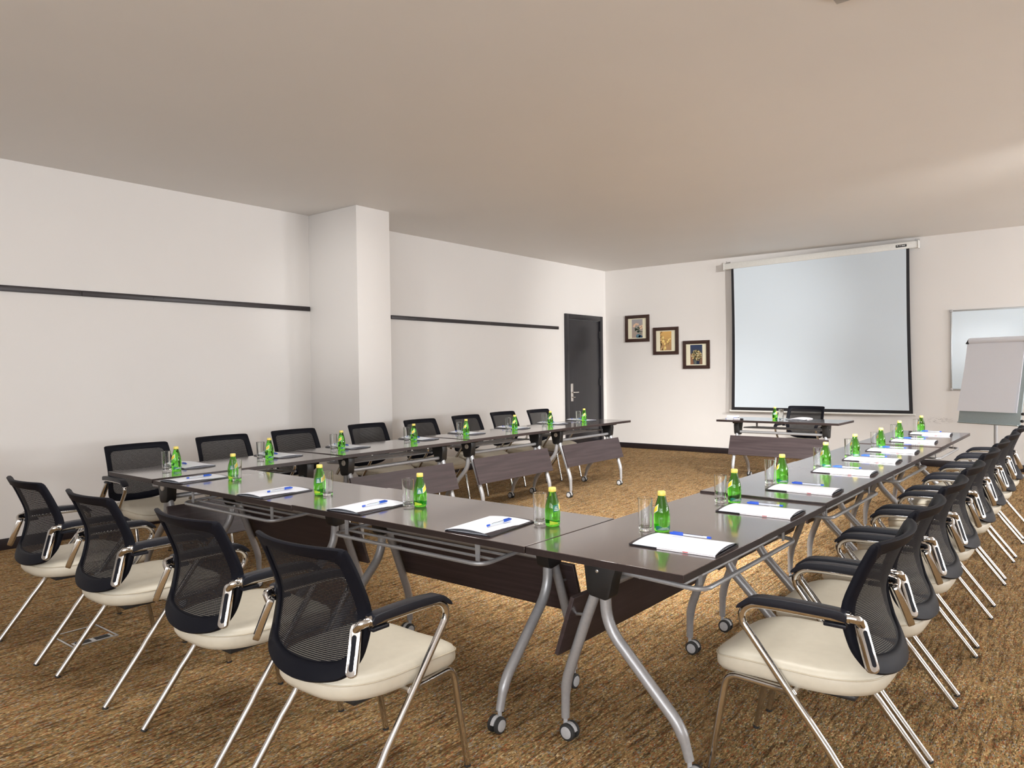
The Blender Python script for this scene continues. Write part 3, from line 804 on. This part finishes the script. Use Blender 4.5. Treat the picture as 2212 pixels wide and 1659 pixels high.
# ------------------------------------------------------------------ back wall: screen, pictures, whiteboard
def screen():
    ys = YB - 0.12
    r = empty('projection_screen', (-3.16, ys, 0.68))
    tag(r, 'large white pull-down projection screen with black border on back wall', 'projection screen')
    ox, oz = -3.16, 0.68
    def P(x, z): return (x - ox, z - oz)
    ang = 0.0165
    mx = Matrix.Translation((-3.165 - ox, 0.03, 2.945 - oz)) @ Matrix.Rotation(-ang, 4, 'Y')
    cs = MB().box(-1.335, 1.335, -0.045, 0.045, -0.045, 0.045, mx).build('casing', 'casing_white', r, bevel=0.008)
    for s in (-1, 1):
        MB().box(s * 1.335 - 0.012 * (s < 0) , s * 1.335 + 0.012 * (s > 0), -0.050, 0.050, -0.052, 0.050, mx).build('end_cap', 'casing_white', cs, bevel=0.004)
        MB().box(s * 1.31 - 0.03, s * 1.31 + 0.03, 0.0, 0.09, 0.05, 0.056, mx).build('wall_hook', 'steel', cs)
        MB().box(s * 1.31 - 0.006, s * 1.31 + 0.006, 0.0, 0.012, 0.045, 0.085, mx).build('wall_hook', 'steel', cs)
        MB().box(s * 1.31 - 0.03, s * 1.31 + 0.03, 0.082, 0.09, -0.02, 0.085, mx).build('wall_hook', 'steel', cs)
    lb = MB().box(1.335 - 0.26, 1.335 - 0.13, -0.0465, -0.0445, -0.018, 0.016, mx).build('maker_label', 'screen_black', cs)
    for (x0, x1, z0, z1) in ((0.01, 0.032, -0.002, 0.008), (0.045, 0.056, -0.004, 0.009), (0.066, 0.116, 0.001, 0.006), (0.07, 0.11, -0.006, -0.003)):
        MB().box(1.335 - 0.26 + x0, 1.335 - 0.26 + x1, -0.0472, -0.0463, z0, z1, mx).build('label_mark', 'label_white', lb)
    # fabric: black sheet with white viewing area in front, slightly drawn in at the sides
    N = 12
    def sheet(xl0, xl1, xr0, xr1, z0, z1f, y0, y1):
        vs = []; fs = []
        for side in (y0, y1):
            for i in range(N + 1):
                t = i / N
                for j in range(N + 1):
                    u = j / N
                    xa = xl0 + (xl1 - xl0) * u; xb = xr0 + (xr1 - xr0) * u
                    pull = 0.010 * math.sin(PI * u)
                    x = xa + pull + (xb - xa - 2 * pull) * t
                    z = z0 + (z1f(t) - z0) * u
                    vs.append((x - ox, side + 0.004 * math.sin(PI * u) * math.cos(PI * 2 * t), z - oz))
        q = (N + 1) ** 2
        for i in range(N):
            for j in range(N):
                a = i * (N + 1) + j
                fs.append((a, a + N + 1, a + N + 2, a + 1)); fs.append((q + a, q + a + 1, q + a + N + 2, q + a + N + 1))
            for a, b_ in ((i * (N + 1), (i + 1) * (N + 1)), (i * (N + 1) + N, (i + 1) * (N + 1) + N), (i, i + 1), (N * (N + 1) + i, N * (N + 1) + i + 1)):
                fs.append((a, b_, b_ + q, a + q))
        return MB().add(vs, fs)
    top = lambda t: 2.880 + 0.040 * t
    sheet(-4.398, -4.388, -1.893, -1.932, 0.700, top, -0.002, 0.002).build('screen_border', 'screen_black', r)
    sheet(-4.350, -4.350, -1.938, -1.968, 0.748, top, -0.0045, -0.0022).build('screen_fabric', 'screen_white', r)
    MB().tube([(-4.415 - ox, 0, 0.688 - oz), (-1.875 - ox, 0, 0.692 - oz)], 0.014, 12).build('weight_bar', 'casing_white', r)
    for x in (-4.418, -1.872):
        MB().tube([(x - ox - 0.008, 0, 0.690 - oz), (x - ox + 0.008, 0, 0.690 - oz)], 0.0165, 12).build('bar_end', 'casing_white', r)
screen()

def picture(cx, cz, lab, prints):
    w, h = 0.460, 0.455
    r = empty('picture_frame', (cx, YB, cz)); tag(r, lab, 'picture', 'three framed flower prints in a stepped row')
    b_ = 0.055; d = -0.028
    MB().prism([(-w / 2, -h / 2), (w / 2, -h / 2), (w / 2 - b_, -h / 2 + b_), (-w / 2 + b_, -h / 2 + b_)], d, -0.002, axis=1).build('frame_bar', 'frame_wood', r, bevel=0.003)
    MB().prism([(-w / 2, h / 2), (w / 2, h / 2), (w / 2 - b_, h / 2 - b_), (-w / 2 + b_, h / 2 - b_)], d, -0.002, axis=1).build('frame_bar', 'frame_wood', r, bevel=0.003)
    for s in (-1, 1):
        MB().prism([(s * w / 2, -h / 2), (s * w / 2, h / 2), (s * (w / 2 - b_), h / 2 - b_), (s * (w / 2 - b_), -h / 2 + b_)], d, -0.002, axis=1).build('frame_bar', 'frame_wood', r, bevel=0.003)
    MB().box(-w / 2 + b_ - 0.004, w / 2 - b_ + 0.004, -0.012, -0.003, -h / 2 + b_ - 0.004, h / 2 - b_ + 0.004).build('mount', 'mat_cream', r)
    # flat print: coloured patches
    pw, ph = 0.205, 0.315
    vs = []; fs = []; cols = []
    def poly(pts, c, lay):
        o = len(vs)
        for (x, z) in pts:
            x = max(-pw / 2, min(pw / 2, x)); z = max(-ph / 2, min(ph / 2, z))
            vs.append((x, -0.0122 - 0.00004 * lay, z))
        fs.append(tuple(range(o, o + len(pts)))); cols.append(lin(c))
    def blob(x, z, rx, rz, c, lay, n=12, a0=0.0):
        p = []
        for i in range(n):
            a = 2 * PI * i / n; u = rx * math.cos(a); v = rz * math.sin(a)
            p.append((x + u * math.cos(a0) - v * math.sin(a0), z + u * math.sin(a0) + v * math.cos(a0)))
        poly(p, c, lay)
    prints(poly, blob, pw, ph)
    me = bpy.data.meshes.new('print'); me.from_pydata(vs, [], fs)
    ca = me.color_attributes.new('Col', 'FLOAT_COLOR', 'CORNER')
    li = 0
    for f, c in zip(fs, cols):
        for _ in f:
            ca.data[li].color = (*c, 1); li += 1
    me.materials.append(MATS['print_ink'])
    o = bpy.data.objects.new('print', me); COL.objects.link(o); o.parent = r
    # make every patch face the room
    bm = bmesh.new(); bm.from_mesh(me)
    for f in bm.faces:
        if f.normal.y > 0: f.normal_flip()
    bm.to_mesh(me); bm.free()
def bg(poly, pw, ph, top, bot, n=10):
    for i in range(n):
        t = i / (n - 1); c = tuple(a * (1 - t) + b_ * t for a, b_ in zip(top, bot))
        z1 = ph / 2 - ph * i / n; z0 = ph / 2 - ph * (i + 1) / n
        poly([(-pw / 2, z0), (pw / 2, z0), (pw / 2, z1), (-pw / 2, z1)], c, 0)
def print_a(poly, blob, pw, ph):
    rnd = random.Random(3)
    bg(poly, pw, ph, (168, 165, 168), (178, 160, 146))
    for _ in range(26): blob(0.01 + rnd.uniform(-.05, .03), rnd.uniform(-.08, .03), .008, .018, rnd.choice([(110, 130, 110), (140, 150, 130), (96, 120, 104)]), 1, 8, rnd.uniform(0, 3))
    for _ in range(14): blob(rnd.uniform(.03, .09), rnd.uniform(-.12, 0), .006, .016, (128, 140, 124), 1, 8, rnd.uniform(0, 3))
    for (x, z) in ((-.05, .06), (-.02, .075), (.01, .07), (-.06, .04), (.06, .03), (.085, .015), (.07, .0), (.095, .04)):
        blob(x, z, .022, .018, (238, 196, 160), 2); blob(x + .004, z + .004, .012, .010, (250, 218, 190), 3)
    blob(.02, -.13, .045, .035, (62, 106, 134), 4); blob(.06, -.14, .04, .025, (46, 88, 124), 4); blob(.01, -.12, .02, .02, (96, 136, 150), 5); blob(.088, -.145, .012, .012, (30, 52, 80), 5)
def print_b(poly, blob, pw, ph):
    rnd = random.Random(5)
    bg(poly, pw, ph, (232, 184, 106), (178, 140, 100))
    for i in range(34):
        z = -ph / 2 + ph * i / 34; blob(-.085 + .02 * math.sin(i * .8) + rnd.uniform(-.015, .015), z, .012, .008, rnd.choice([(120, 92, 52), (88, 70, 40), (198, 150, 84), (232, 200, 140)]), 1, 8, rnd.uniform(0, 3))
    for i in range(20): blob(rnd.uniform(-.04, .07), rnd.uniform(-.08, .02), .010, .005, rnd.choice([(120, 110, 66), (150, 128, 74)]), 1, 8, rnd.uniform(0, 3))
    for (x, z, q) in ((-.05, .05, .03), (-.045, .0, .035), (.05, .01, .025), (.075, .03, .018), (-.02, -.05, .026), (-.015, -.12, .034), (-.03, -.14, .025), (.03, -.02, .02)):
        blob(x, z, q * .7, q, (240, 204, 118), 2, 12, rnd.uniform(-.5, .5)); blob(x + .004, z + .006, q * .4, q * .55, (250, 224, 150), 3)
def print_c(poly, blob, pw, ph):
    rnd = random.Random(9)
    bg(poly, pw, ph, (44, 62, 98), (92, 78, 72))
    poly([(-pw / 2, -ph / 2), (-.05, -ph / 2), (-.07, .0), (-pw / 2, .02)], (150, 104, 76), 1)
    poly([(.05, -ph / 2), (pw / 2, -ph / 2), (pw / 2, -.03), (.07, -.05)], (134, 100, 78), 1)
    poly([(.0, -ph / 2), (.055, -ph / 2), (.045, -.07), (.005, -.07)], (24, 38, 66), 2)
    poly([(-.03, -ph / 2), (.0, -ph / 2), (.005, -.07), (-.04, -.06)], (92, 104, 100), 2)
    blob(.005, -.01, .088, .088, (72, 70, 44), 3, 24)
    for i in range(95):
        a = rnd.uniform(0, 2 * PI); q = .086 * math.sqrt(rnd.random())
        blob(.005 + q * math.cos(a), -.01 + q * math.sin(a), .0085, .0075, rnd.choice([(250, 236, 190), (246, 214, 150), (240, 224, 170), (220, 176, 110)]), 4, 8)
picture(-6.090, 2.044, 'upper left framed print of pale blossoms in a blue vase', print_a)
picture(-5.560, 1.815, 'middle framed print of yellow flowers on a golden ground', print_b)
picture(-5.023, 1.575, 'lower right framed print of a round white bouquet', print_c)

def whiteboard():
    x0, x1, z0, z1 = -1.460, 0.34, 1.033, 2.061
    r = empty('whiteboard', ((x0 + x1) / 2, YB, (z0 + z1) / 2)); tag(r, 'wall-mounted whiteboard with aluminium edge behind the flip chart', 'whiteboard')
    a, c = (x1 - x0) / 2, (z1 - z0) / 2
    MB().box(-a + 0.008, a - 0.008, -0.014, -0.003, -c + 0.008, c - 0.008).build('panel', 'board_white', r)
    for s in (-1, 1):
        MB().box(-a, a, -0.020, -0.002, s * c - 0.010, s * c + 0.010).build('frame_bar', 'alu', r, bevel=0.003)
        MB().box(s * a - 0.010, s * a + 0.010, -0.020, -0.002, -c, c).build('frame_bar', 'alu', r, bevel=0.003)
        for q in (-1, 1):
            MB().box(s * a - 0.018, s * a + 0.018, -0.024, -0.001, q * c - 0.018, q * c + 0.018).build('corner_cap', 'caster_grey', r, bevel=0.005)
whiteboard()

def flipchart():
    A = Vector((-1.262, 10.10)); B = Vector((-0.634, 9.785))
    mid = (A + B) / 2; w = (B - A).length; ang = math.atan2(B.y - A.y, B.x - A.x)
    r = empty('flip_chart', (mid.x, mid.y, 0), ang)
    tag(r, 'grey flip chart easel with white paper pad beside right chair row', 'flip chart')
    zb, H, tilt = 0.668, 1.02, 0.20
    mx = Matrix.Translation((0, 0, zb)) @ Matrix.Rotation(-tilt, 4, 'X')
    bd = MB().box(-w / 2, w / 2, 0, 0.022, 0, H, mx).build('board', 'flip_grey', r, bevel=0.008)
    MB().box(-w / 2 + 0.014, w / 2 - 0.045, -0.012, -0.001, 0.145, H - 0.05, mx).build('paper_pad', 'paper', r)
    # loose top sheet with a slight curl
    vs = []; fs = []; N = 10
    for i in range(N + 1):
        u = i / N; z = 0.140 + (H - 0.19) * u
        y = -0.014 - 0.022 * (1 - u) ** 3 - 0.004 * math.sin(u * 7)
        for x in (-w / 2 + 0.006 - 0.008 * (1 - u), w / 2 - 0.065 + 0.01 * (1 - u)):
            vs.append(mx @ Vector((x, y, z)))
    for i in range(N): fs.append((2 * i, 2 * i + 1, 2 * i + 3, 2 * i + 2))
    MB().add(vs, fs).build('loose_sheet', 'paper', r)
    # pages thrown over the top, rolled
    MB().tube([tuple(mx @ Vector((-w / 2 + 0.03, -0.012, H - 0.035))), tuple(mx @ Vector((w / 2 - 0.02, -0.012, H - 0.035)))], 0.034, 18).build('rolled_pages', 'paper', r)
    for s in (-1, 1):
        MB().prism([(-0.045, H - 0.075), (0.010, H - 0.075), (0.012, H - 0.005), (0.0, H - 0.005)], s * (w / 2 - 0.012) - 0.012, s * (w / 2 - 0.012) + 0.012, 0, mx).build('page_clamp', 'table_plastic', r, bevel=0.003)
    for z in (0.06, 0.14):
        m2 = mx @ Matrix.Translation((w / 2 + 0.004, 0.01, z)) @ Matrix.Rotation(PI / 2, 4, 'Y')
        MB().lathe([(0.012, -0.006), (0.016, 0.0), (0.016, 0.018), (0.010, 0.024)], 14, m2).build('clamp_knob', 'rubber', r)
    MB().box(-w / 2 + 0.01, w / 2 - 0.01, -0.030, 0.0, 0.0, 0.012, mx).build('pen_tray', 'flip_grey', r, bevel=0.003)
    MB().tube([(0, 0.15, 0.07), (0, 0.15, 1.08)], 0.020, 16).build('pole', 'caster_grey', r)
    MB().box(-0.05, 0.05, 0.115, 0.20, 0.98, 1.06).build('tilt_joint', 'table_plastic', r, bevel=0.008)
    for i in range(5):
        a = 2 * PI * i / 5 + 0.715
        e = (0.36 * math.cos(a), 0.15 + 0.36 * math.sin(a))
        MB().tube([(0, 0.15, 0.088), (e[0] * .6, 0.15 + (e[1] - .15) * .6, 0.082), (e[0], e[1], 0.072)], [0.022, 0.020, 0.017], 12).build('base_arm', 'caster_grey', r)
        c = MB().tube([(e[0], e[1], 0.07), (e[0], e[1], 0.04)], 0.008, 8).build('caster', 'rubber', r)
        for s in (-1, 1):
            m2 = Matrix.Translation((e[0], e[1], 0.026)) @ Matrix.Rotation(a, 4, 'Z') @ Matrix.Rotation(PI / 2, 4, 'X') @ Matrix.Translation((0.01, 0, s * 0.011))
            MB().lathe([(0.022, -0.007), (0.026, -0.004), (0.026, 0.004), (0.022, 0.007)], 16, m2).build('wheel', 'rubber', c)
flipchart()

# floor box with open lid trim among the front chairs
def floor_box():
    r = empty('floor_outlet', (-4.13, 1.59, 0), 0.0); tag(r, 'metal framed floor outlet set in the carpet under front chairs', 'floor outlet')
    a, c, t_ = 0.135, 0.112, 0.010
    for (x0, x1, y0, y1) in ((-a, a, -c, -c + t_), (-a, a, c - t_, c), (-a, -a + t_, -c + t_, c - t_), (a - t_, a, -c + t_, c - t_)):
        MB().box(x0, x1, y0, y1, 0, 0.004).build('frame_bar', 'steel', r, bevel=0.001)
    MB().box(-a + 0.014, a - 0.075, -c + 0.014, c - 0.014, 0, 0.0025).build('lid', 'carpet', r)
    p = MB().box(a - 0.070, a - 0.014, -c + 0.02, c - 0.02, 0, 0.002).build('socket_plate', 'steel', r)
    for y in (-0.045, 0.045):
        MB().box(a - 0.064, a - 0.020, y - 0.034, y + 0.034, 0.002, 0.0032).build('socket', 'rubber', p)
floor_box()
